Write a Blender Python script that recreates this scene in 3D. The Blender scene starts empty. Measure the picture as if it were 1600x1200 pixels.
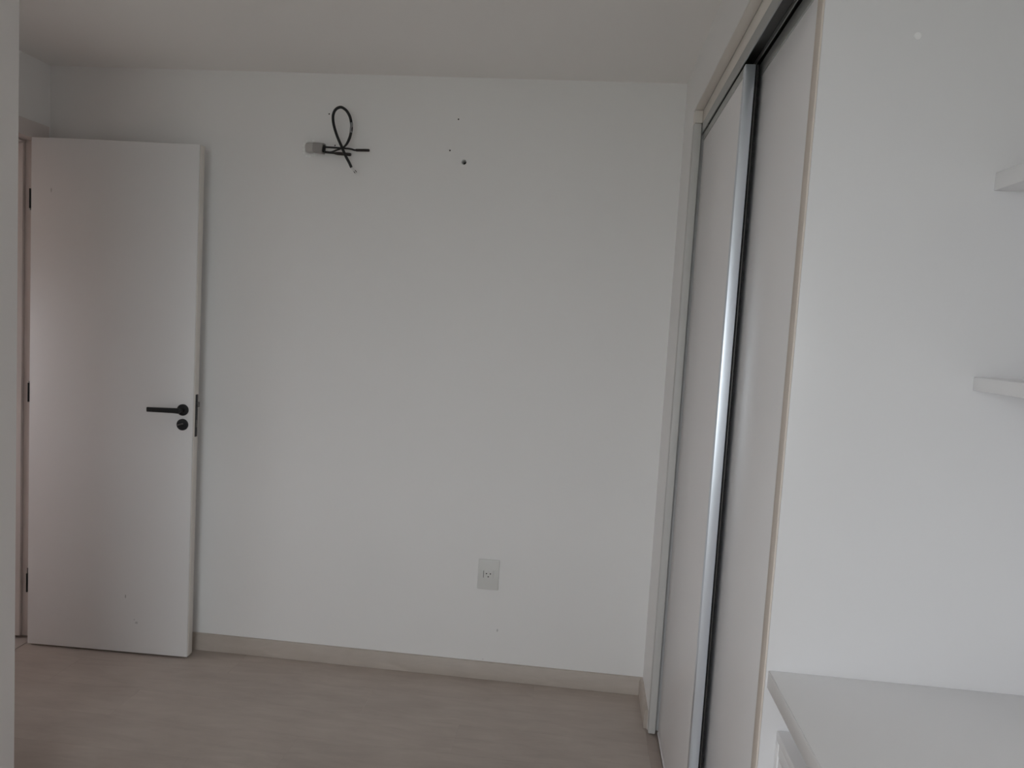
import bpy, bmesh, math, random
from mathutils import Vector, Matrix
random.seed(7)
S = bpy.context.scene
C = S.collection

# ------------------------------------------------------------------ camera
YAW, PITCH, ROLL = -0.09287, -0.07880, 0.05909
cy_, sy_, cp_, sp_ = math.cos(YAW), math.sin(YAW), math.cos(PITCH), math.sin(PITCH)
fw = Vector((sy_*cp_, cy_*cp_, sp_)); rt = Vector((cy_, -sy_, 0)); up = rt.cross(fw)
r2 = math.cos(ROLL)*rt + math.sin(ROLL)*up
u2 = -math.sin(ROLL)*rt + math.cos(ROLL)*up
cam = bpy.data.cameras.new('camera'); co = bpy.data.objects.new('camera', cam); C.objects.link(co)
m = Matrix((r2, u2, -fw)).transposed().to_4x4(); m.translation = Vector((0, -2.968, 1.4542))
co.matrix_world = m
cam.sensor_width = 36; cam.lens = 36*1173.66/1600; cam.clip_start = 0.02
S.camera = co

# ------------------------------------------------------------------ sky, light, exposure
W = bpy.data.worlds.new('overcast_sky'); S.world = W; W.use_nodes = True
bg = W.node_tree.nodes['Background']
bg.inputs[0].default_value = (0.955, 0.97, 1.03, 1); bg.inputs[1].default_value = 1.0
# window opening in the rear wall (behind the camera)
WX0, WX1, WZ0, WZ1, RY = -1.40, 0.10, 0.38, 2.20, -4.30
pl = bpy.data.lights.new('window_portal', 'AREA'); pl.shape = 'RECTANGLE'
pl.size = WX1-WX0; pl.size_y = WZ1-WZ0; pl.cycles.is_portal = True
po = bpy.data.objects.new('window_portal', pl); C.objects.link(po)
po.location = ((WX0+WX1)/2, RY-0.16, (WZ0+WZ1)/2); po.rotation_euler = (math.pi/2, 0, 0)  # faces +y
# portal of the unseen side window, added to brighten wardrobe doors and desk
SA, SB, SZ0, SZ1 = -4.15, -3.42, 0.9, 2.1
pl3 = bpy.data.lights.new('added_side_portal', 'AREA'); pl3.shape = 'RECTANGLE'
pl3.size = SZ1-SZ0; pl3.size_y = SB-SA; pl3.cycles.is_portal = True
po3 = bpy.data.objects.new('added_side_portal', pl3); C.objects.link(po3)
po3.location = (-1.504-.16, (SA+SB)/2, (SZ0+SZ1)/2); po3.rotation_euler = (0, -math.pi/2, 0)  # faces +x
# third portal: unseen hallway opening, added to light the door side
HX, HY0, HY1, HZ0, HZ1 = -3.40, -1.02, -.60, .75, 1.6
pl2 = bpy.data.lights.new('added_hall_portal', 'AREA'); pl2.shape = 'RECTANGLE'
pl2.size = HZ1-HZ0; pl2.size_y = HY1-HY0; pl2.cycles.is_portal = True
po2 = bpy.data.objects.new('added_hall_portal', pl2); C.objects.link(po2)
po2.location = (HX-.16, (HY0+HY1)/2, (HZ0+HZ1)/2); po2.rotation_euler = (0, -math.pi/2, 0)  # faces +x
vs = S.view_settings
S.display_settings.display_device = 'sRGB'
vs.view_transform = 'Standard'; vs.look = 'None'; vs.gamma = 1.0; vs.use_curve_mapping = False
vs.exposure = 2.42
S.cycles.diffuse_bounces = 8; S.cycles.max_bounces = 14; S.cycles.use_denoising = True

# ------------------------------------------------------------------ materials
def nt(name):
    mt = bpy.data.materials.new(name); mt.use_nodes = True
    return mt, mt.node_tree, mt.node_tree.nodes['Principled BSDF']
def mat(name, col, rough=.5, metal=0., spec=.5, bump=0., bscale=60., var=0., vscale=3., stretch=(1,1,1), spots=()):
    mt, t, b = nt(name)
    b.inputs['Roughness'].default_value = rough; b.inputs['Metallic'].default_value = metal
    b.inputs['Specular IOR Level'].default_value = spec
    tc = t.nodes.new('ShaderNodeTexCoord'); mp = t.nodes.new('ShaderNodeMapping')
    mp.inputs['Scale'].default_value = stretch; t.links.new(tc.outputs['Object'], mp.inputs[0])
    n = t.nodes.new('ShaderNodeTexNoise'); n.inputs['Scale'].default_value = vscale; n.inputs['Detail'].default_value = 4
    t.links.new(mp.outputs[0], n.inputs['Vector'])
    rp = t.nodes.new('ShaderNodeMixRGB'); rp.blend_type = 'MIX'
    lo = tuple(c*(1-var) for c in col); hi = tuple(min(1, c*(1+var)) for c in col)
    rp.inputs[1].default_value = lo+(1,); rp.inputs[2].default_value = hi+(1,)
    t.links.new(n.outputs[0], rp.inputs[0]); out = rp.outputs[0]
    for (px, py, pz, rad, sx, sz, dark) in spots:       # small scuff marks: dark noisy ellipses in object space
        vm = t.nodes.new('ShaderNodeVectorMath'); vm.operation = 'SUBTRACT'
        t.links.new(tc.outputs['Object'], vm.inputs[0]); vm.inputs[1].default_value = (px, py, pz)
        v2 = t.nodes.new('ShaderNodeVectorMath'); v2.operation = 'MULTIPLY'
        t.links.new(vm.outputs[0], v2.inputs[0]); v2.inputs[1].default_value = (1/sx, .1, 1/sz)
        ln = t.nodes.new('ShaderNodeVectorMath'); ln.operation = 'LENGTH'; t.links.new(v2.outputs[0], ln.inputs[0])
        mr = t.nodes.new('ShaderNodeMapRange'); mr.inputs[1].default_value = rad*.5; mr.inputs[2].default_value = rad
        mr.inputs[3].default_value = 1-dark; mr.inputs[4].default_value = 1
        t.links.new(ln.outputs['Value'], mr.inputs[0])
        mx = t.nodes.new('ShaderNodeMixRGB'); mx.blend_type = 'MULTIPLY'; mx.inputs[0].default_value = 1
        t.links.new(out, mx.inputs[1]); t.links.new(mr.outputs[0], mx.inputs[2]); out = mx.outputs[0]
    t.links.new(out, b.inputs['Base Color'])
    if bump:
        n2 = t.nodes.new('ShaderNodeTexNoise'); n2.inputs['Scale'].default_value = bscale; n2.inputs['Detail'].default_value = 3
        t.links.new(mp.outputs[0], n2.inputs['Vector'])
        bp = t.nodes.new('ShaderNodeBump'); bp.inputs['Strength'].default_value = bump; bp.inputs['Distance'].default_value = .002
        t.links.new(n2.outputs[0], bp.inputs['Height']); t.links.new(bp.outputs[0], b.inputs['Normal'])
    return mt

def wood(name, c1, c2, rough, plank=True):
    """pale washed wood print: long streaks along world X, a little tone change per plank"""
    mt, t, b = nt(name)
    b.inputs['Roughness'].default_value = rough
    g = t.nodes.new('ShaderNodeNewGeometry'); oi = t.nodes.new('ShaderNodeObjectInfo')
    cm = t.nodes.new('ShaderNodeVectorMath'); cm.operation = 'MULTIPLY_ADD'
    t.links.new(g.outputs['Position'], cm.inputs[0]); cm.inputs[1].default_value = (2.2, 9, 9)
    k = t.nodes.new('ShaderNodeMath'); k.operation = 'MULTIPLY'; k.inputs[1].default_value = 37; t.links.new(oi.outputs['Random'], k.inputs[0])
    t.links.new(k.outputs[0], cm.inputs[2])
    n = t.nodes.new('ShaderNodeTexNoise'); n.inputs['Scale'].default_value = 2.2; n.inputs['Detail'].default_value = 8; n.inputs['Roughness'].default_value = .62; n.inputs['Distortion'].default_value = .5
    t.links.new(cm.outputs[0], n.inputs['Vector'])
    n3 = t.nodes.new('ShaderNodeTexNoise'); n3.inputs['Scale'].default_value = 5.0; n3.inputs['Detail'].default_value = 3
    t.links.new(g.outputs['Position'], n3.inputs['Vector'])
    ad = t.nodes.new('ShaderNodeMath'); ad.operation = 'MULTIPLY_ADD'; ad.inputs[1].default_value = .5
    t.links.new(n3.outputs[0], ad.inputs[0]); t.links.new(n.outputs[0], ad.inputs[2])
    cr = t.nodes.new('ShaderNodeMapRange'); cr.inputs[1].default_value = .5; cr.inputs[2].default_value = 1.0
    t.links.new(ad.outputs[0], cr.inputs[0])
    mx = t.nodes.new('ShaderNodeMixRGB'); mx.inputs[1].default_value = c1+(1,); mx.inputs[2].default_value = c2+(1,)
    t.links.new(cr.outputs[0], mx.inputs[0])
    mr = t.nodes.new('ShaderNodeMapRange'); mr.inputs[3].default_value = .975; mr.inputs[4].default_value = 1.015
    t.links.new(oi.outputs['Random'], mr.inputs[0])
    m2 = t.nodes.new('ShaderNodeMixRGB'); m2.blend_type = 'MULTIPLY'; m2.inputs[0].default_value = 1
    t.links.new(mx.outputs[0], m2.inputs[1]); t.links.new(mr.outputs[0], m2.inputs[2])
    t.links.new(m2.outputs[0], b.inputs['Base Color'])
    bp = t.nodes.new('ShaderNodeBump'); bp.inputs['Strength'].default_value = .12; bp.inputs['Distance'].default_value = .001
    t.links.new(n.outputs[0], bp.inputs['Height']); t.links.new(bp.outputs[0], b.inputs['Normal'])
    return mt

M = {}
M['paint'] = mat('wall_paint', (.85, .842, .835), .62, bump=.10, bscale=90, var=.012, vscale=1.5)
M['hall_paint'] = mat('pink_bounce_paint', (.84, .74, .69), .65, bump=.08, bscale=90, var=.012)  # tinted so the unseen hall walls bounce pink light into the room
M['near_paint'] = mat('shade_toned_paint', (.73, .70, .685), .62, bump=.10, bscale=90, var=.012, vscale=1.5)  # wall paint darkened to put this wall's shade into the colour
M['back_paint'] = mat('back_wall_paint', (.85, .842, .835), .62, bump=.10, bscale=90, var=.012, vscale=1.5, spots=[(-.277, 0, .207, 1, .004, .008, .35), (-.33, 0, .08, 1, .003, .004, .2)])
M['ceiling'] = mat('ceiling_paint', (.89, .87, .85), .75, bump=.06, bscale=70, var=.012, vscale=1.2)
M['door'] = mat('door_lacquer', (.80, .79, .79), .38, bump=.05, bscale=25, var=.012, vscale=3,
                spots=[(.084, 0, 1.879, 1, .004, .011, .3), (.421, 0, .245, 1, .003, .010, .5), (.470, 0, .137, 1, .008, .006, .3), (.46, 0, .150, 1, .003, .004, .3)])
M['door_edge'] = mat('door_edge_band', (.72, .68, .64), .5, var=.05, vscale=12, stretch=(1, 1, .3))
M['frame'] = mat('door_frame_lacquer', (.70, .645, .625), .45, bump=.04, bscale=30, var=.02)
M['lamin'] = mat('white_laminate', (.91, .90, .905), .30, bump=.015, bscale=200, var=.006)
M['trim_grey'] = mat('grey_white_trim', (.60, .595, .58), .45, var=.02, vscale=8, stretch=(1, 1, .2))
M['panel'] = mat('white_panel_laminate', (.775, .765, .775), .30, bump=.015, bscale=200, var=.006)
M['lamin_door'] = mat('wardrobe_door_laminate', (.90, .885, .895), .33, bump=.015, bscale=200, var=.008)
M['filler'] = mat('cream_filler_board', (.76, .72, .67), .5, var=.03, vscale=6, stretch=(1, .4, 1))
M['beige'] = mat('raw_beige_edge', (.72, .645, .58), .6, var=.08, vscale=18, stretch=(1, 1, .15))
M['alu'] = mat('anodised_aluminium', (.82, .87, .94), .36, metal=.85, var=.02, vscale=6, stretch=(1, 1, .05), bump=.02, bscale=150)
M['alu_dull'] = mat('dull_track_aluminium', (.50, .51, .50), .45, metal=.7, var=.03, vscale=6, stretch=(1, .05, 1))
M['black'] = mat('black_coated_metal', (.006, .006, .007), .45, var=.1, vscale=30)
M['rubber'] = mat('black_brush_seal', (.010, .010, .011), .85, var=.15, vscale=60)
M['steel'] = mat('dark_steel', (.13, .125, .12), .42, metal=.8, var=.1, vscale=30)
M['plastic'] = mat('outlet_plastic', (.70, .70, .68), .32, var=.01, vscale=20)
M['pvc'] = mat('grey_duct_tape', (.33, .31, .30), .55, bump=.25, bscale=70, var=.08, vscale=40)
M['pvc_light'] = mat('pale_duct_tape', (.50, .485, .47), .5, bump=.3, bscale=60, var=.08, vscale=40)
M['plaster'] = mat('bare_white_plaster', (.92, .92, .91), .9, bump=.5, bscale=120, var=.03, vscale=60)
M['cable'] = mat('black_cable_sheath', (.006, .006, .007), .5, var=.1, vscale=40)
M['foam'] = mat('dark_brown_foam', (.035, .028, .026), .8, bump=.2, bscale=200, var=.15, vscale=60)
M['mark'] = mat('grey_printed_band', (.22, .22, .23), .5, var=.05, vscale=40)
M['white_wire'] = mat('white_wire_core', (.75, .75, .74), .5, var=.02, vscale=40)
M['copper'] = mat('bare_copper', (.25, .14, .09), .4, metal=.9, var=.1, vscale=60)
M['floor'] = wood('pale_wood_plank', (.415, .355, .315), (.52, .455, .405), .45)
M['base'] = wood('pale_wood_baseboard', (.44, .385, .335), (.54, .48, .43), .5)
M['sill'] = wood('brown_threshold_wood', (.36, .30, .265), (.44, .375, .33), .5)
M['under'] = mat('floor_underlay', (.20, .17, .14), .9, var=.05)
M['tile'] = mat('hall_floor_tile', (.50, .45, .42), .4, var=.03, vscale=8)
M['concrete'] = mat('outside_ground', (.30, .31, .28), .9, var=.2, vscale=.3)
M['dark_in'] = mat('dark_hole_shade', (.03, .03, .03), .9, var=.1)  # near black paints the shade inside holes and gaps
def pane_mat():
    mt = bpy.data.materials.new('clear_window_glass'); mt.use_nodes = True; t = mt.node_tree
    t.nodes.clear(); o = t.nodes.new('ShaderNodeOutputMaterial'); mx = t.nodes.new('ShaderNodeMixShader')
    a = t.nodes.new('ShaderNodeBsdfTransparent'); g = t.nodes.new('ShaderNodeBsdfGlossy'); g.inputs['Roughness'].default_value = .02
    a.inputs[0].default_value = (.95, .97, .96, 1)
    f = t.nodes.new('ShaderNodeFresnel'); f.inputs[0].default_value = 1.2
    t.links.new(f.outputs[0], mx.inputs[0]); t.links.new(a.outputs[0], mx.inputs[1]); t.links.new(g.outputs[0], mx.inputs[2]); t.links.new(mx.outputs[0], o.inputs[0])
    return mt
M['glass'] = pane_mat()

# ------------------------------------------------------------------ mesh helpers
def box(bm, x0, x1, y0, y1, z0, z1, bev=0., seg=2):
    t = bmesh.new()
    bmesh.ops.create_cube(t, size=1)
    for v in t.verts:
        v.co = Vector(((x0+x1)/2+v.co.x*abs(x1-x0), (y0+y1)/2+v.co.y*abs(y1-y0), (z0+z1)/2+v.co.z*abs(z1-z0)))
    if bev: bmesh.ops.bevel(t, geom=list(t.edges), offset=bev, segments=seg, affect='EDGES', profile=.5)
    join(bm, t); return bm
def join(bm, t):
    me = bpy.data.meshes.new('tmp'); t.to_mesh(me); t.free(); bm.from_mesh(me); bpy.data.meshes.remove(me)
def cyl(bm, c, axis, r, h, seg=32, r2=None, bev=0.):
    """cylinder centred at c, along axis vector"""
    t = bmesh.new()
    bmesh.ops.create_cone(t, cap_ends=True, segments=seg, radius1=r, radius2=r if r2 is None else r2, depth=h)
    if bev:
        ed = [e for e in t.edges if len(e.link_faces) == 2 and any(len(f.verts) > 4 for f in e.link_faces)]
        bmesh.ops.bevel(t, geom=ed, offset=bev, segments=3, affect='EDGES', profile=.5)
    q = Vector((0, 0, 1)).rotation_difference(Vector(axis))
    bmesh.ops.transform(t, matrix=Matrix.Translation(Vector(c)) @ q.to_matrix().to_4x4(), verts=t.verts)
    join(bm, t); return bm
def smooth_path(pts, n=6):
    P = [Vector(p) for p in pts]; out = []
    for i in range(len(P)-1):
        a = P[max(i-1, 0)]; b = P[i]; c = P[i+1]; d = P[min(i+2, len(P)-1)]
        for k in range(n):
            s = k/n
            out.append(.5*((2*b)+(c-a)*s+(2*a-5*b+4*c-d)*s*s+(3*b-a-3*c+d)*s**3))
    out.append(P[-1]); return out
def sweep(bm, path, rad, seg=12, sect=None, caps=True):
    """tube along path; rad number or function(0..1); sect optional list of unit (a,b) section points"""
    n = len(path); up0 = Vector((0, -1, 0)); rings = []
    prev = None
    for i, p in enumerate(path):
        t = (path[min(i+1, n-1)]-path[max(i-1, 0)]).normalized()
        if prev is None:
            nrm = up0 - t*up0.dot(t)
            if nrm.length < .1: nrm = Vector((0, 0, 1)) - t*t.z
        else: nrm = prev - t*prev.dot(t)
        nrm.normalize(); prev = nrm; bi = t.cross(nrm)
        r = rad(i/(n-1)) if callable(rad) else rad
        sc = sect or [(math.cos(2*math.pi*k/seg), math.sin(2*math.pi*k/seg)) for k in range(seg)]
        rings.append([bm.verts.new(p+nrm*a*r+bi*b*r) for a, b in sc])
    for i in range(n-1):
        A, B = rings[i], rings[i+1]; L = len(A)
        for k in range(L): bm.faces.new((A[k], A[(k+1) % L], B[(k+1) % L], B[k]))
    if caps:
        bm.faces.new(list(reversed(rings[0]))); bm.faces.new(rings[-1])
    return bm
def obj(name, bm, m, parent=None, origin=None, smooth=True):
    """one mesh object; bm in world coordinates, or in the parent's own frame"""
    bmesh.ops.recalc_face_normals(bm, faces=bm.faces)
    if origin is not None: bmesh.ops.translate(bm, vec=-Vector(origin), verts=bm.verts)
    me = bpy.data.meshes.new(name); bm.to_mesh(me); bm.free(); me.materials.append(M[m] if isinstance(m, str) else m)
    if smooth:
        for p in me.polygons: p.use_smooth = True
        try: me.set_sharp_from_angle(angle=math.radians(35))
        except Exception: pass
    o = bpy.data.objects.new(name, me); C.objects.link(o)
    if parent is not None: o.parent = parent
    if origin is not None: o.location = origin
    return o
def tag(o, label, cat=None, group=None, kind=None):
    o['label'] = label
    if cat: o['category'] = cat
    if group: o['group'] = group
    if kind: o['kind'] = kind
    return o
def thing(name, label, cat, loc, rotz=0., group=None, kind=None):
    o = bpy.data.objects.new(name, None); C.objects.link(o); o.empty_display_size = .1
    o.location = loc; o.rotation_euler = (0, 0, rotz)
    return tag(o, label, cat, group, kind)
def part(name, parent, m, *boxes, bev=0., label=None):
    """mesh child made of boxes given in world coordinates (parent unrotated)"""
    bm = bmesh.new()
    for b in boxes: box(bm, *b, bev=bev)
    bmesh.ops.translate(bm, vec=-parent.location, verts=bm.verts)
    o = obj(name, bm, m, parent)
    if label: o['label'] = label
    return o
def wpart(name, parent, m, bm, label=None):
    bmesh.ops.translate(bm, vec=-parent.location, verts=bm.verts)
    o = obj(name, bm, m, parent)
    if label: o['label'] = label
    return o
def struct(name, m, label, *boxes, bev=0., cat=None):
    bm = bmesh.new()
    for b in boxes: box(bm, *b, bev=bev)
    return tag(obj(name, bm, m, smooth=bev > 0), label, cat, kind='structure')
def drill(o, holes):
    """cut real round holes (cx, cz, radius, y0, y1) into a mesh object"""
    bm = bmesh.new()
    for cx, cz, r, y0, y1 in holes: cyl(bm, (cx, (y0+y1)/2, cz), (0, 1, 0), r, y1-y0, seg=20)
    me = bpy.data.meshes.new('cut'); bmesh.ops.recalc_face_normals(bm, faces=bm.faces); bm.to_mesh(me); bm.free()
    k = bpy.data.objects.new('cut', me); C.objects.link(k)
    k.matrix_world = o.matrix_world.copy() if o.parent is None else Matrix.Translation(o.parent.location)
    md = o.modifiers.new('holes', 'BOOLEAN'); md.operation = 'DIFFERENCE'; md.object = k; md.solver = 'EXACT'
    bpy.context.view_layer.update()
    ev = o.evaluated_get(bpy.context.evaluated_depsgraph_get())
    nm = bpy.data.meshes.new_from_object(ev); o.modifiers.clear(); o.data = nm
    bpy.data.objects.remove(k); bpy.data.meshes.remove(me)

# ------------------------------------------------------------------ the room shell
H = 2.4                       # ceiling height
XR, XL, XN, XE = .322, -2.25, -1.504, 1.0   # right wall, left wall with door, near left wall, recess wall
YN = -1.10                    # corner where the room narrows
DY0, DY1, DZ = -.062, -.80, 2.083           # doorway in the left wall
WY0, WY1 = -.268, -1.445      # wardrobe bay in the right wall
WTOP = 2.222

back = struct('wall_back', 'back_paint', 'white painted end wall with the cut air conditioner lines', (XL-.15, XE+.15, 0, .15, 0, H), cat='wall')
drill(back, [(-1.0681, 2.2439, .0032, -.02, .05), (-1.0392, 2.1223, .0032, -.02, .05), (-.5476, 2.2404, .0032, -.02, .05),
             (-.5752, 2.1199, .0034, -.02, .05), (-.5170, 2.0775, .0112, -.02, .10), (-1.140, 2.106, .019, -.02, .10)])
for hx, hz in ((-1.0681, 2.2439), (-1.0392, 2.1223), (-.5476, 2.2404), (-.5752, 2.1199)):
    bm = bmesh.new(); cyl(bm, (hx, .012, hz), (0, 1, 0), .0031, .020, seg=14); obj('hole_shade_plug', bm, 'dark_in', back)  # dark plug paints the shade inside each empty screw hole
struct('ceiling', 'ceiling', 'flat white painted ceiling', (XL-1.3, XE+.15, RY-.15, .15, H, H+.12), cat='ceiling')
struct('wall_left', 'paint', 'white wall holding the open door', (XL-.14, XL, DY0+.02, 0, 0, H), (XL-.14, XL, DY1-.02, DY0+.02, DZ+.02, H), (XL-.14, XL, YN, DY1-.02, 0, H), cat='wall')
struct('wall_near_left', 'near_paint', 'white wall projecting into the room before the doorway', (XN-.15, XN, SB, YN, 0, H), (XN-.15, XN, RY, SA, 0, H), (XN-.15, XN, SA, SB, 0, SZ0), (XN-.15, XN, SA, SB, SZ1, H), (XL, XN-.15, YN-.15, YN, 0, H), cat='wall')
struct('wall_right', 'paint', 'white wall around the wardrobe bay and desk recess', (XR, XE+.15, WY0, 0, 0, H), (XR, XE, WY1, WY0, WTOP, H), (XE, XE+.15, RY, WY0, 0, H), cat='wall')
struct('wall_rear', 'paint', 'white wall with the window facing the wardrobe end', (XN-.15, WX0, RY-.15, RY, 0, H), (WX1, XE+.15, RY-.15, RY, 0, H),
       (WX0, WX1, RY-.15, RY, 0, WZ0), (WX0, WX1, RY-.15, RY, WZ1, H), cat='wall')
struct('wall_hall', 'hall_paint', 'unseen pink-tinted hallway wall with an opening added for light', (HX-.15, HX, YN-.6, HY0, 0, H), (HX-.15, HX, HY1, .15, 0, H), (HX-.15, HX, HY0, HY1, 0, HZ0), (HX-.15, HX, HY0, HY1, HZ1, H),
       (HX, XL-.14, 0, .15, 0, H), (HX, XL-.14, YN-.6, YN-.45, 0, H), cat='wall')  # opening added to send daylight onto the open door

# floor: underlay with single laid planks
fl = struct('floor', 'under', 'pale washed wood plank floor', (XL, XE, RY, 0, -.06, -.008), cat='floor')
PWD, PLN = .187, 1.22
pm = {}
def plank(x0, x1, y0, y1):
    w, d = round(x1-x0, 4), round(y1-y0, 4)
    if (w, d) not in pm:
        bm = bmesh.new(); g = .0001
        box(bm, -w/2+g, w/2-g, -d/2+g, d/2-g, -.008, 0, bev=.00025, seg=1)
        o = obj('floor_plank', bm, 'floor', fl, smooth=False); pm[(w, d)] = o.data
    else:
        o = bpy.data.objects.new('floor_plank', pm[(w, d)]); C.objects.link(o); o.parent = fl
    o.location = ((x0+x1)/2, (y0+y1)/2, 0)
y = 0.; row = 0
offs = [.30, .92, .55, 1.08, .15, .74]
while y > RY+.01:
    y1 = y; y0 = max(RY, y-PWD)
    xa = XL if y1 > YN+.001 else XN
    xlim = XR+.08 if y1 > -1.40 else XE
    x = XL-offs[row % 6]
    while x < xlim:
        a, b = max(x, xa), min(x+PLN, xlim)
        if b-a > .01: plank(a, b, y0, y1)
        x += PLN
    y = y0; row += 1
struct('floor_hall', 'tile', 'hallway floor beyond the door threshold', (XL-1.15, XL, YN-.45, 0, -.06, -.014), (XL-1.15, XL-.007, YN-.45, 0, -.014, -.001), cat='floor')
struct('trim_2', 'sill', 'brown wood strip on the floor along the sliding wardrobe doors', (XR-.006, XR+.034, WY1, WY0-.004, 0, .0025), bev=.0008, cat='threshold')

# baseboards
def base_run(name, label, cut):
    bm = bmesh.new(); cut(bm)
    return tag(obj(name, bm, 'base'), label, 'baseboard', kind='structure')
BT, BH = .014, .072
def prism(bm, sect, p0, p1, m0=0, m1=0, axis='x'):
    """extrude a (depth, height) section between p0 and p1 with mitred ends"""
    rings = []
    for p, mt in ((p0, m0), (p1, m1)):
        rings.append([bm.verts.new((p+mt*d, -d, h) if axis == 'x' else (XR-d, p+mt*d, h)) for d, h in sect])
    n = len(sect)
    for k in range(n): bm.faces.new((rings[0][k], rings[0][(k+1) % n], rings[1][(k+1) % n], rings[1][k]))
    bm.faces.new(rings[0]); bm.faces.new(list(reversed(rings[1])))
sec = [(0, .0008), (BT, .0008), (BT, BH-.012), (BT-.002, BH-.009), (BT-.002, BH-.007), (BT-.005, BH-.001), (BT-.007, BH), (0, BH)]
base_run('baseboard_back', 'pale wood baseboard along the end wall', lambda bm: prism(bm, sec, XL, XR, 0, -1))
base_run('baseboard_right', 'short pale wood baseboard piece beside the wardrobe jamb', lambda bm: prism(bm, sec, -.0008, WY0+.004, -1.0, 0, 'y'))

# door frame: lining, stop and casing
fr = thing('trim_1', 'white door frame on the wall behind the open door', 'door frame', (XL, DY0, 0), kind='structure')
part('jamb', fr, 'frame', (XL-.14, XL, DY0, DY0+.02, .012, DZ), bev=.0015)
part('jamb', fr, 'frame', (XL-.14, XL, DY1-.02, DY1, .004, DZ), bev=.0015)
part('lintel', fr, 'frame', (XL-.14, XL, DY1-.02, DY0+.02, DZ, DZ+.02), bev=.0015)
part('door_stop', fr, 'frame', (XL-.14, XL-.058, DY0-.014, DY0, .012, DZ-.012), (XL-.14, XL-.058, DY1, DY1+.014, .012, DZ-.012), (XL-.14, XL-.058, DY1, DY0, DZ-.012, DZ), bev=.002)
part('casing', fr, 'frame', (XL, XL+.011, DY0-.004, -.017, .001, DZ), bev=.002)
part('casing', fr, 'frame', (XL, XL+.011, DY1-.062, DY1+.004, .001, DZ), bev=.002)
part('casing', fr, 'frame', (XL, XL+.011, DY1-.062, -.017, DZ, DZ+.066), bev=.002)

# the open door, built in its own frame: x from hinge to latch, y away from the camera
DW, DH, DT = .693, 2.083, .035
dr = thing('door_1', 'white flush door standing open with black lever handle', 'door', (-2.233, -.1254, 0), math.radians(1.825), kind='structure')
bm = bmesh.new(); box(bm, 0, DW-.005, 0, DT, .009, DH, bev=.0015)
leaf = obj('leaf', bm, 'door', dr)
bm = bmesh.new(); box(bm, DW-.0045, DW, .0008, DT-.0008, .014, DH-.001, bev=.0018); o = obj('edge_band', bm, 'door_edge', leaf); o['label'] = 'worn cream edge strip'
LZ = 1.035; LX = .647
bm = bmesh.new(); cyl(bm, (LX, -.004, LZ), (0, 1, 0), .0232, .008, seg=40, bev=.0015); ros = obj('lever_rosette', bm, 'black', dr)
bm = bmesh.new()
cyl(bm, (LX, -.026, LZ), (0, 1, 0), .0095, .040, seg=24)
path = smooth_path([(LX+.008, -.046, LZ+.000), (LX-.012, -.047, LZ+.001), (LX-.05, -.048, LZ+.0005), (LX-.124, -.047, LZ-.001)], 6)
sq = [(a*.55, b) for a, b in [(math.copysign(abs(math.cos(t))**.55, math.cos(t)), math.copysign(abs(math.sin(t))**.55, math.sin(t))) for t in [2*math.pi*k/20 for k in range(20)]]]
sweep(bm, path, lambda s: .0110-.0018*s, sect=sq)
obj('lever', bm, 'black', ros)
bm = bmesh.new(); cyl(bm, (LX, -.004, .9755), (0, 1, 0), .0232, .008, seg=40, bev=.0015); kr = obj('lock_rosette', bm, 'black', dr)
bm = bmesh.new(); t = bmesh.new(); box(t, -.012, .012, -.014, -.007, -.0028, .0028, bev=.0012)
bmesh.ops.transform(t, matrix=Matrix.Translation((LX-.006, 0, .9765)) @ Matrix.Rotation(math.radians(-20), 4, 'Y'), verts=t.verts); join(bm, t)
obj('thumb_turn', bm, 'steel', kr)
bm = bmesh.new(); box(bm, DW-.001, DW+.0016, .0075, .0265, .927, 1.099, bev=.0008); lp = obj('lock_plate', bm, 'black', dr)
bm = bmesh.new(); box(bm, DW+.001, DW+.011, .011, .023, 1.048, 1.068, bev=.0015); obj('latch_bolt', bm, 'steel', lp)
bm = bmesh.new(); box(bm, DW+.0012, DW+.0024, .012, .022, .965, .995, bev=.0006); obj('dead_bolt', bm, 'steel', lp)
for z0, z1 in ((1.804, 1.882), (1.025, 1.103), (.228, .307)):
    bm = bmesh.new(); cyl(bm, (-.0045, .001, (z0+z1)/2), (0, 0, 1), .0036, z1-z0, seg=16, bev=.001)
    for k in (1, 2): cyl(bm, (-.0045, .001, z0+(z1-z0)*k/3), (0, 0, 1), .0039, .0012, seg=16)
    h = obj('hinge', bm, 'black', dr)
    bm = bmesh.new(); box(bm, -.0018, .0002, .003, .031, z0, z1, bev=.0005); obj('hinge_plate', bm, 'steel', h)
# hinge plates screwed on the jamb
for z0, z1 in ((1.804, 1.882), (1.025, 1.103), (.228, .307)):
    part('hinge_plate', fr, 'steel', (XL-.036, XL-.003, DY0-.0018, DY0, z0, z1), bev=.0005)

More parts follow.
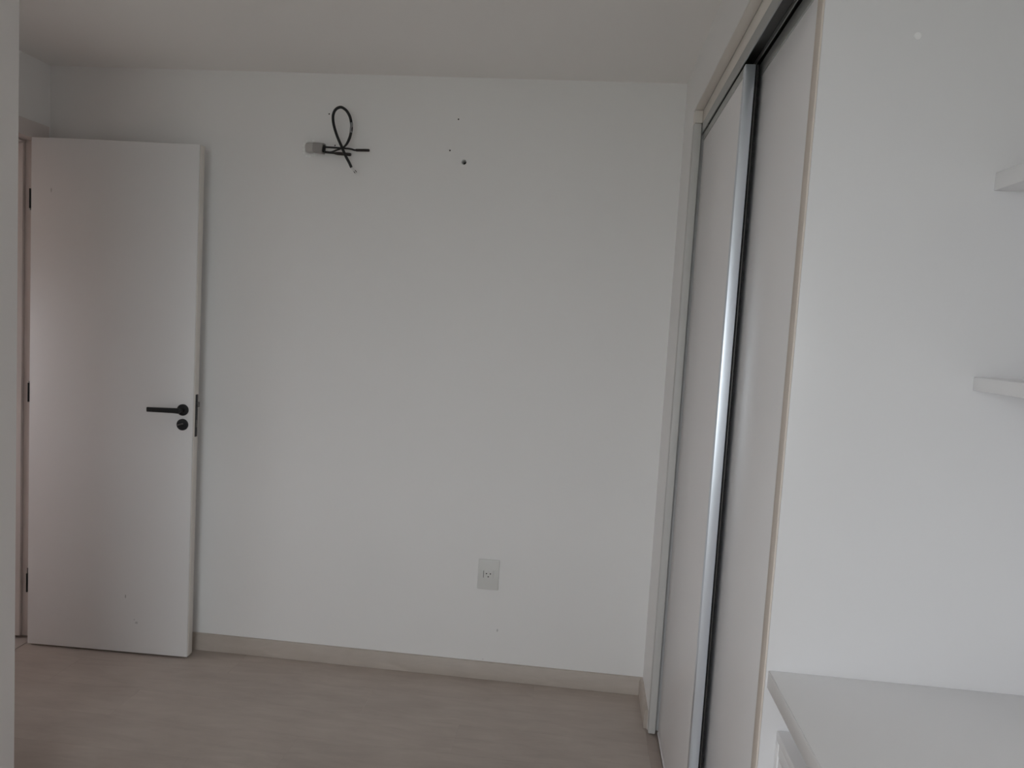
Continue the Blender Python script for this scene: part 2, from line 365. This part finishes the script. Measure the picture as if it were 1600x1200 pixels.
# window behind the camera
wn = thing('window_1', 'white sliding window in the rear wall', 'window', ((WX0+WX1)/2, RY-.07, WZ0), kind='structure')
part('window_frame', wn, 'frame', (WX0, WX0+.035, RY-.11, RY-.03, WZ0, WZ1), (WX1-.035, WX1, RY-.11, RY-.03, WZ0, WZ1), (WX0+.035, WX1-.035, RY-.11, RY-.03, WZ1-.035, WZ1), (WX0+.035, WX1-.035, RY-.11, RY-.03, WZ0, WZ0+.035), bev=.002)
xm = (WX0+WX1)/2
for a, b, yy in ((WX0+.036, xm+.02, RY-.055), (xm-.02, WX1-.036, RY-.085)):
    s = part('sash', wn, 'frame', (a, a+.04, yy-.012, yy+.012, WZ0+.036, WZ1-.036), (b-.04, b, yy-.012, yy+.012, WZ0+.036, WZ1-.036),
             (a+.04, b-.04, yy-.012, yy+.012, WZ0+.036, WZ0+.08), (a+.04, b-.04, yy-.012, yy+.012, WZ1-.08, WZ1-.036), bev=.002)
    bm = bmesh.new(); box(bm, a+.04, b-.04, yy-.002, yy+.002, WZ0+.08, WZ1-.08)
    bmesh.ops.translate(bm, vec=-wn.location, verts=bm.verts); obj('pane', bm, 'glass', s)
wn2 = thing('added_window_2', 'unseen narrow side window added to brighten the wardrobe doors', 'window', (XN-.07, (SA+SB)/2, SZ0), kind='structure')  # added out of view for more light on surfaces facing left
F0, F1 = XN-.11, XN-.03
wf = part('window_frame', wn2, 'frame', (F0, F1, SA, SA+.03, SZ0, SZ1), (F0, F1, SB-.03, SB, SZ0, SZ1), (F0, F1, SA+.03, SB-.03, SZ1-.03, SZ1), (F0, F1, SA+.03, SB-.03, SZ0, SZ0+.03), bev=.002)
part('pane', wn2, 'glass', (XN-.072, XN-.068, SA+.03, SB-.03, SZ0+.03, SZ1-.03))
struct('ground_outside', 'concrete', 'grey ground outside the windows', (-60, 60, -80, 60, -3.2, -3.0), cat='ground')

# ------------------------------------------------------------------ sliding wardrobe
FX, D1, D2 = .350, .3575, .400      # filler face, front door face, rear door face
wd = thing('sliding_wardrobe', 'built-in white wardrobe with two sliding doors and aluminium handle profile', 'wardrobe', (.40, (WY0+WY1)/2, 0))
part('header_board', wd, 'filler', (FX, FX+.018, WY1+.001, WY0-.001, 2.176, WTOP-.0015), bev=.0015, label='cream header board above the track')
part('ceiling_reveal', wd, 'filler', (XR+.0005, FX-.0015, WY1+.001, WY0-.034, WTOP-.004, WTOP-.0005), bev=.0008, label='cream strip under the wall edge')
part('side_trim', wd, 'trim_grey', (.3222, .3485, WY0-.036, WY0-.0008, .004, 2.174), bev=.004)
part('side_trim', wd, 'filler', (.3222, .3495, WY0-.034, WY0-.0008, 2.175, WTOP-.0045), bev=.0015, label='cream block over the side trim')
tr = part('top_track', wd, 'alu_dull', (FX-.001, FX+.003, WY1+.001, WY0-.037, 2.141, 2.175),
          (.3905, .3930, WY1+.001, WY0-.037, 2.157, 2.170), (.4385, .442, WY1+.001, WY0-.037, 2.141, 2.170), bev=.0007)
sub_ch = part('track_channel', wd, 'steel', (FX+.0035, .438, WY1+.001, WY0-.037, 2.1705, 2.175), bev=.0007, label='inside of the track with its shade painted dark')  # dark steel tone paints the shade under the aluminium track
part('bottom_track', wd, 'alu_dull', (FX+.006, .442, WY1+.001, WY0-.037, .0026, .007), (.390, .393, WY1+.001, WY0-.037, .007, .014), bev=.0007)
part('carcass', wd, 'lamin', (.45, XE-.001, WY0-.019, WY0-.001, 0, WTOP-.002), (XE-.019, XE-.001, WY1+.001, WY0-.020, .001, WTOP-.002), (.45, XE-.02, WY1+.001, WY0-.02, .04, .058), (.45, XE-.02, WY1+.001, WY0-.02, 1.75, 1.768), bev=.0008)

YA, YB = WY0-.0385, -.985   # front (far) door
sd = part('sliding_door', wd, 'lamin_door', (D1, D1+.016, YB+.032, YA, .016, 2.116), bev=.0008)
def sub(name, par, m, *boxes, bev=0., label=None):
    bm = bmesh.new()
    for b in boxes: box(bm, *b, bev=bev)
    bmesh.ops.translate(bm, vec=-wd.location, verts=bm.verts)
    o = obj(name, bm, m, par)
    if label: o['label'] = label
    return o
sub('top_rail', sd, 'alu_dull', (D1-.0025, D1+.018, YB+.032, YA, 2.1165, 2.1385), bev=.0008)
sub('bottom_rail', sd, 'lamin_door', (D1-.0025, D1+.018, YB+.032, YA, .0085, .0155), bev=.0006)
sub('handle_profile', sd, 'alu', (D1-.003, .3800, YB, YB+.024, .012, 2.1385), bev=.0014, label='brushed aluminium handle profile')
sub('profile_seam', sd, 'rubber', (D1+.001, D1+.015, YB+.0245, YB+.0315, .014, 2.1380), label='dark seam beside the profile')
sub('brush_seal', sd, 'rubber', (.3803, .3838, YB+.001, YB+.022, .014, 2.1380), (.3868, .3900, YB+.001, YB+.022, .014, 2.1380), label='black seal behind the profile')
sub('seal_lip', sd, 'steel', (.3842, .3864, YB-.0004, YB+.022, .014, 2.1380), bev=.0004)
sd2 = part('sliding_door', wd, 'lamin_door', (D2, D2+.018, WY1+.0015, -.66, .016, 2.118), bev=.0008)
sub('top_rail', sd2, 'alu_dull', (D2-.003, D2+.021, WY1+.0015, -.66, 2.1185, 2.150), bev=.0008)
sub('bottom_rail', sd2, 'lamin_door', (D2-.003, D2+.021, WY1+.0015, -.66, .0155, .0085), bev=.0006)
sub('rail_groove', sd2, 'rubber', (D2-.0012, D2+.018, WY1+.0015, -.66, 2.1502, 2.1560), label='black gap above the rail')

PY = -1.482                  # camera-side face of the end panel
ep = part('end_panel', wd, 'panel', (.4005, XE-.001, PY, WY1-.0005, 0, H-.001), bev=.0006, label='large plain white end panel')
sub('edge_band', ep, 'beige', (.3965, .4003, PY+.0006, WY1-.0008, .0005, H-.0015), bev=.0006, label='raw beige panel edge')
bm = bmesh.new(); cyl(bm, (.5695, PY-.0006, 2.0246), (0, 1, 0), .0065, .0016, seg=24, bev=.0006); bmesh.ops.translate(bm, vec=-wd.location, verts=bm.verts); obj('screw_cap', bm, 'lamin', ep)

# ------------------------------------------------------------------ desk top, drawer cabinet, shelves in the recess
YE = -2.95
dk = thing('desk_top', 'long white desk top fixed between wardrobe end and recess wall', 'desk', (.70, (PY+YE)/2, .768))
part('worktop', dk, 'lamin', (.4065, XE-.001, YE, PY-.0006, .768, .802), bev=.0008)
part('edge_band', dk, 'lamin', (.4045, .4064, YE, PY-.0006, .768, .8014), bev=.0006)
dc = thing('drawer_cabinet', 'white drawer cabinet under the desk top beside the wardrobe', 'cabinet', (.70, -1.75, 0))
CX, CY0, CY1, CZ = .431, PY-.001, -1.96, .681
part('carcass', dc, 'lamin', (CX, .98, CY0-.018, CY0, .0, CZ-.0185), (CX, .98, CY1, CY1+.018, 0, CZ-.0185), (CX, .98, CY1, CY0, CZ-.018, CZ), (.962, .98, CY1+.0185, CY0-.0185, .06, CZ-.0185), (CX+.02, .962, CY1+.0185, CY0-.0185, .06, .078), bev=.0012)
part('front_rail', dc, 'lamin', (CX+.001, CX+.019, CY1+.0185, CY0-.0185, CZ-.042, CZ-.0185), bev=.0008)
part('plinth', dc, 'lamin', (CX+.02, CX+.038, CY1+.0185, CY0-.0185, 0, .058), bev=.0008)
zt = CZ-.046
for hgt in (.17, .17, .22):
    d = part('drawer', dc, 'lamin', (CX+.001, CX+.019, CY1+.0215, CY0-.0215, zt-hgt+.004, zt), bev=.0025)
    bm = bmesh.new(); box(bm, CX-.012, CX+.0005, -1.80, -1.68, zt-.04, zt-.028, bev=.003); bmesh.ops.translate(bm, vec=-dc.location, verts=bm.verts); obj('handle', bm, 'alu', d)
    zt -= hgt
def shelf(z0, z1, label):
    s = thing('wall_shelf', label, 'shelf', (.87, (PY-2.75)/2, z0), group='white shelves above the desk')
    part('board', s, 'lamin', (.7325, XE-.001, -2.75, PY-.0006, z0, z1), bev=.0008)
    part('edge_band', s, 'lamin', (.7305, .7324, -2.75, PY-.0006, z0, z1-.0004), bev=.0006)
shelf(1.3825, 1.4075, 'lower white wall shelf, nearer to the desk top')
shelf(1.752, 1.784, 'upper white wall shelf above the other shelf')

# ------------------------------------------------------------------ end wall fittings
ot = thing('wall_outlet', 'white wall outlet plate with one three-pin socket above the baseboard', 'outlet', (-.3255, 0, .438))
bm = bmesh.new(); box(bm, -.3690, -.2825, -.0075, -.0004, .3755, .5005, bev=.003, seg=3); plt = wpart('plate', ot, 'plastic', bm)
mod = part('socket_module', ot, 'plastic', (-.3425, -.3055, -.0095, -.0076, .4250, .4580), bev=.0008)
drill(mod, [(x-(-.3255), z-.438, .0027, -.02, -.0082) for x, z in ((-.3340, .4425), (-.3180, .4425), (-.3260, .4300))])
for x, z in ((-.3340, .4425), (-.3180, .4425), (-.3260, .4300)):
    bm = bmesh.new(); cyl(bm, (x, -.0083, z), (0, 1, 0), .0026, .0004, seg=16); bmesh.ops.translate(bm, vec=-ot.location, verts=bm.verts); obj('pin_hole', bm, 'dark_in', mod)
part('blank_module', ot, 'plastic', (-.3560, -.3470, -.0088, -.0076, .4250, .4580), bev=.0008)
part('module_gap', ot, 'dark_in', (-.3466, -.3450, -.0079, -.0076, .4245, .4535))
part('blank_module', ot, 'plastic', (-.3045, -.2960, -.0088, -.0076, .4250, .4580), bev=.0008)

# cut air conditioner lines
cd = thing('conduit_stub', 'grey taped conduit end sticking out of the wall around cut pipes', 'conduit', (-1.14, 0, 2.105))
rs = [(math.copysign(abs(math.cos(t))**.5, math.cos(t)), math.copysign(abs(math.sin(t))**.5, math.sin(t))) for t in [2*math.pi*k/24 for k in range(24)]]
bm = bmesh.new()
sweep(bm, smooth_path([(-1.138, .06, 2.106), (-1.138, .012, 2.106), (-1.1375, -.008, 2.106), (-1.133, -.020, 2.106), (-1.121, -.026, 2.105), (-1.112, -.0265, 2.105)], 5), .0180, sect=rs)
wpart('elbow', cd, 'pvc_light', bm, 'pale wrinkled tape around the bend')
bm = bmesh.new()
sweep(bm, smooth_path([(-1.1125, -.0265, 2.1045), (-1.095, -.028, 2.1035), (-1.0735, -.029, 2.101)], 4), lambda s: .0188+.0012*s, sect=rs)
wpart('sleeve', cd, 'pvc', bm, 'darker grey square sleeve')
bm = bmesh.new(); sweep(bm, [Vector((-1.0734, -.029, 2.101)), Vector((-1.0726, -.029, 2.1009))], .0145, sect=rs); wpart('mouth', cd, 'rubber', bm, 'dark open end')
bm = bmesh.new()
random.seed(3)
for k in range(15):
    a = 2*math.pi*k/15+random.uniform(-.1, .1); r = .0270+random.uniform(0, .006)
    cyl(bm, (-1.139+math.cos(a)*r*.95, -.0012, 2.106+math.sin(a)*r), (0, 1, 0), random.uniform(.004, .007), .0045, seg=6, r2=.0025)
wpart('plaster_rim', cd, 'plaster', bm, 'chipped white plaster around the hole')

def pipe(label, thin, thick, rt_, rk):
    o = thing('refrigerant_pipe', label, 'pipe', thin[0], group='cut air conditioner pipes')
    bm = bmesh.new(); sweep(bm, smooth_path(thin, 5), rt_, seg=12); wpart('pipe', o, 'cable', bm)
    bm = bmesh.new(); P = smooth_path(thick, 5); n = len(P)
    sweep(bm, P, lambda s: rk*(.72+.28*min(1, s*6, (1-s)*8+.3)), seg=14); wpart('foam_sleeve', o, 'foam', bm)
pipe('thin black pipe with brown foam tip, longer of two in conduit',
     [(-1.071, -.033, 2.1072), (-1.040, -.034, 2.1062), (-1.0093, -.035, 2.1052), (-.967, -.035, 2.1036), (-.9487, -.035, 2.0995), (-.938, -.035, 2.0992)],
     [(-.9440, -.035, 2.0992), (-.93, -.035, 2.0995), (-.90, -.035, 2.1002), (-.8873, -.035, 2.1005)], .0036, .0052)
pipe('short thick black foam pipe, lower of two in conduit',
     [(-1.071, -.024, 2.0890), (-1.050, -.025, 2.0875), (-1.028, -.026, 2.0862)],
     [(-1.0300, -.026, 2.0862), (-1.00, -.026, 2.0850), (-.98, -.026, 2.0842), (-.9640, -.026, 2.0832)], .0038, .0062)

cb = thing('power_cable', 'black cable curled in a loop with stripped wire ends', 'cable', (-1.066, -.045, 2.085))
loop = [(-1.0680, 2.0880), (-1.0396, 2.0862), (-1.0159, 2.0947), (-.9923, 2.1041), (-.9779, 2.1175), (-.9668, 2.1393), (-.9603, 2.1624), (-.9584, 2.1881), (-.9643, 2.2192), (-.9772, 2.2415), (-.9926, 2.2530), (-1.0047, 2.2546), (-1.0193, 2.2465), (-1.0276, 2.2314), (-1.0298, 2.2114), (-1.024, 2.1802), (-1.0105, 2.1435), (-.9924, 2.107), (-.976, 2.0732), (-.9598, 2.0452), (-.9515, 2.0283)]
ys = [-.040 - .004*min(i, 6) if i < 8 else -.064+.0005*i for i in range(len(loop))]
ys = [-.041, -.043, -.044, -.045, -.045, -.046, -.048, -.050, -.053, -.056, -.058, -.060, -.061, -.062, -.062, -.061, -.060, -.059, -.057, -.054, -.052]
L3 = [(x, yy, z) for (x, z), yy in zip(loop, ys)]
bm = bmesh.new(); sweep(bm, smooth_path(L3, 6), lambda s: .0034 if s < .16 else (.0034+(s-.16)*.025 if s < .24 else .0054), seg=14); sh = wpart('sheath', cb, 'cable', bm)
bm = bmesh.new(); sweep(bm, smooth_path(L3[6:8]+[(-.9592, -.051, 2.200)], 5), .0057, seg=14); bmesh.ops.translate(bm, vec=-cb.location, verts=bm.verts); obj('printed_band', bm, 'mark', sh)
for dx, dz in ((-.0012, -.0011), (.0014, .0010)):
    bm = bmesh.new(); sweep(bm, [Vector((-.953+dx, -.052, 2.030+dz)), Vector((-.9465+dx*1.6, -.051, 2.0225+dz*1.6)), Vector((-.9395+dx*2, -.050, 2.0165+dz*2))], .0013, seg=8); w = wpart('wire_core', cb, 'white_wire', bm)
    bm = bmesh.new(); sweep(bm, [Vector((-.9396+dx*2, -.050, 2.0166+dz*2)), Vector((-.9340+dx*2.4, -.049, 2.0105+dz*2))], .0014, seg=8); bmesh.ops.translate(bm, vec=-cb.location, verts=bm.verts); obj('bare_end', bm, 'foam', w)

# drain pipe seated in the wall hole
dp = thing('drain_pipe', 'small pale drain pipe mouth in the round wall hole', 'pipe', (-.5170, .02, 2.0775))
bm = bmesh.new(); n = 28
rings = [[bm.verts.new((-.5170+r*math.cos(2*math.pi*k/n), yy, 2.0775+r*math.sin(2*math.pi*k/n))) for k in range(n)] for r, yy in ((.0109, .004), (.0109, .075), (.0092, .075), (.0092, .004))]
for a in range(4):
    A, B = rings[a], rings[(a+1) % 4]
    for k in range(n): bm.faces.new((A[k], A[(k+1) % n], B[(k+1) % n], B[k]))
wpart('pipe', dp, 'plaster', bm)
bm = bmesh.new(); cyl(bm, (-.5170, .050, 2.0775), (0, 1, 0), .0091, .004, seg=24); wpart('bore_shade_cap', dp, 'dark_in', bm)  # dark cap paints the shade deep in the pipe
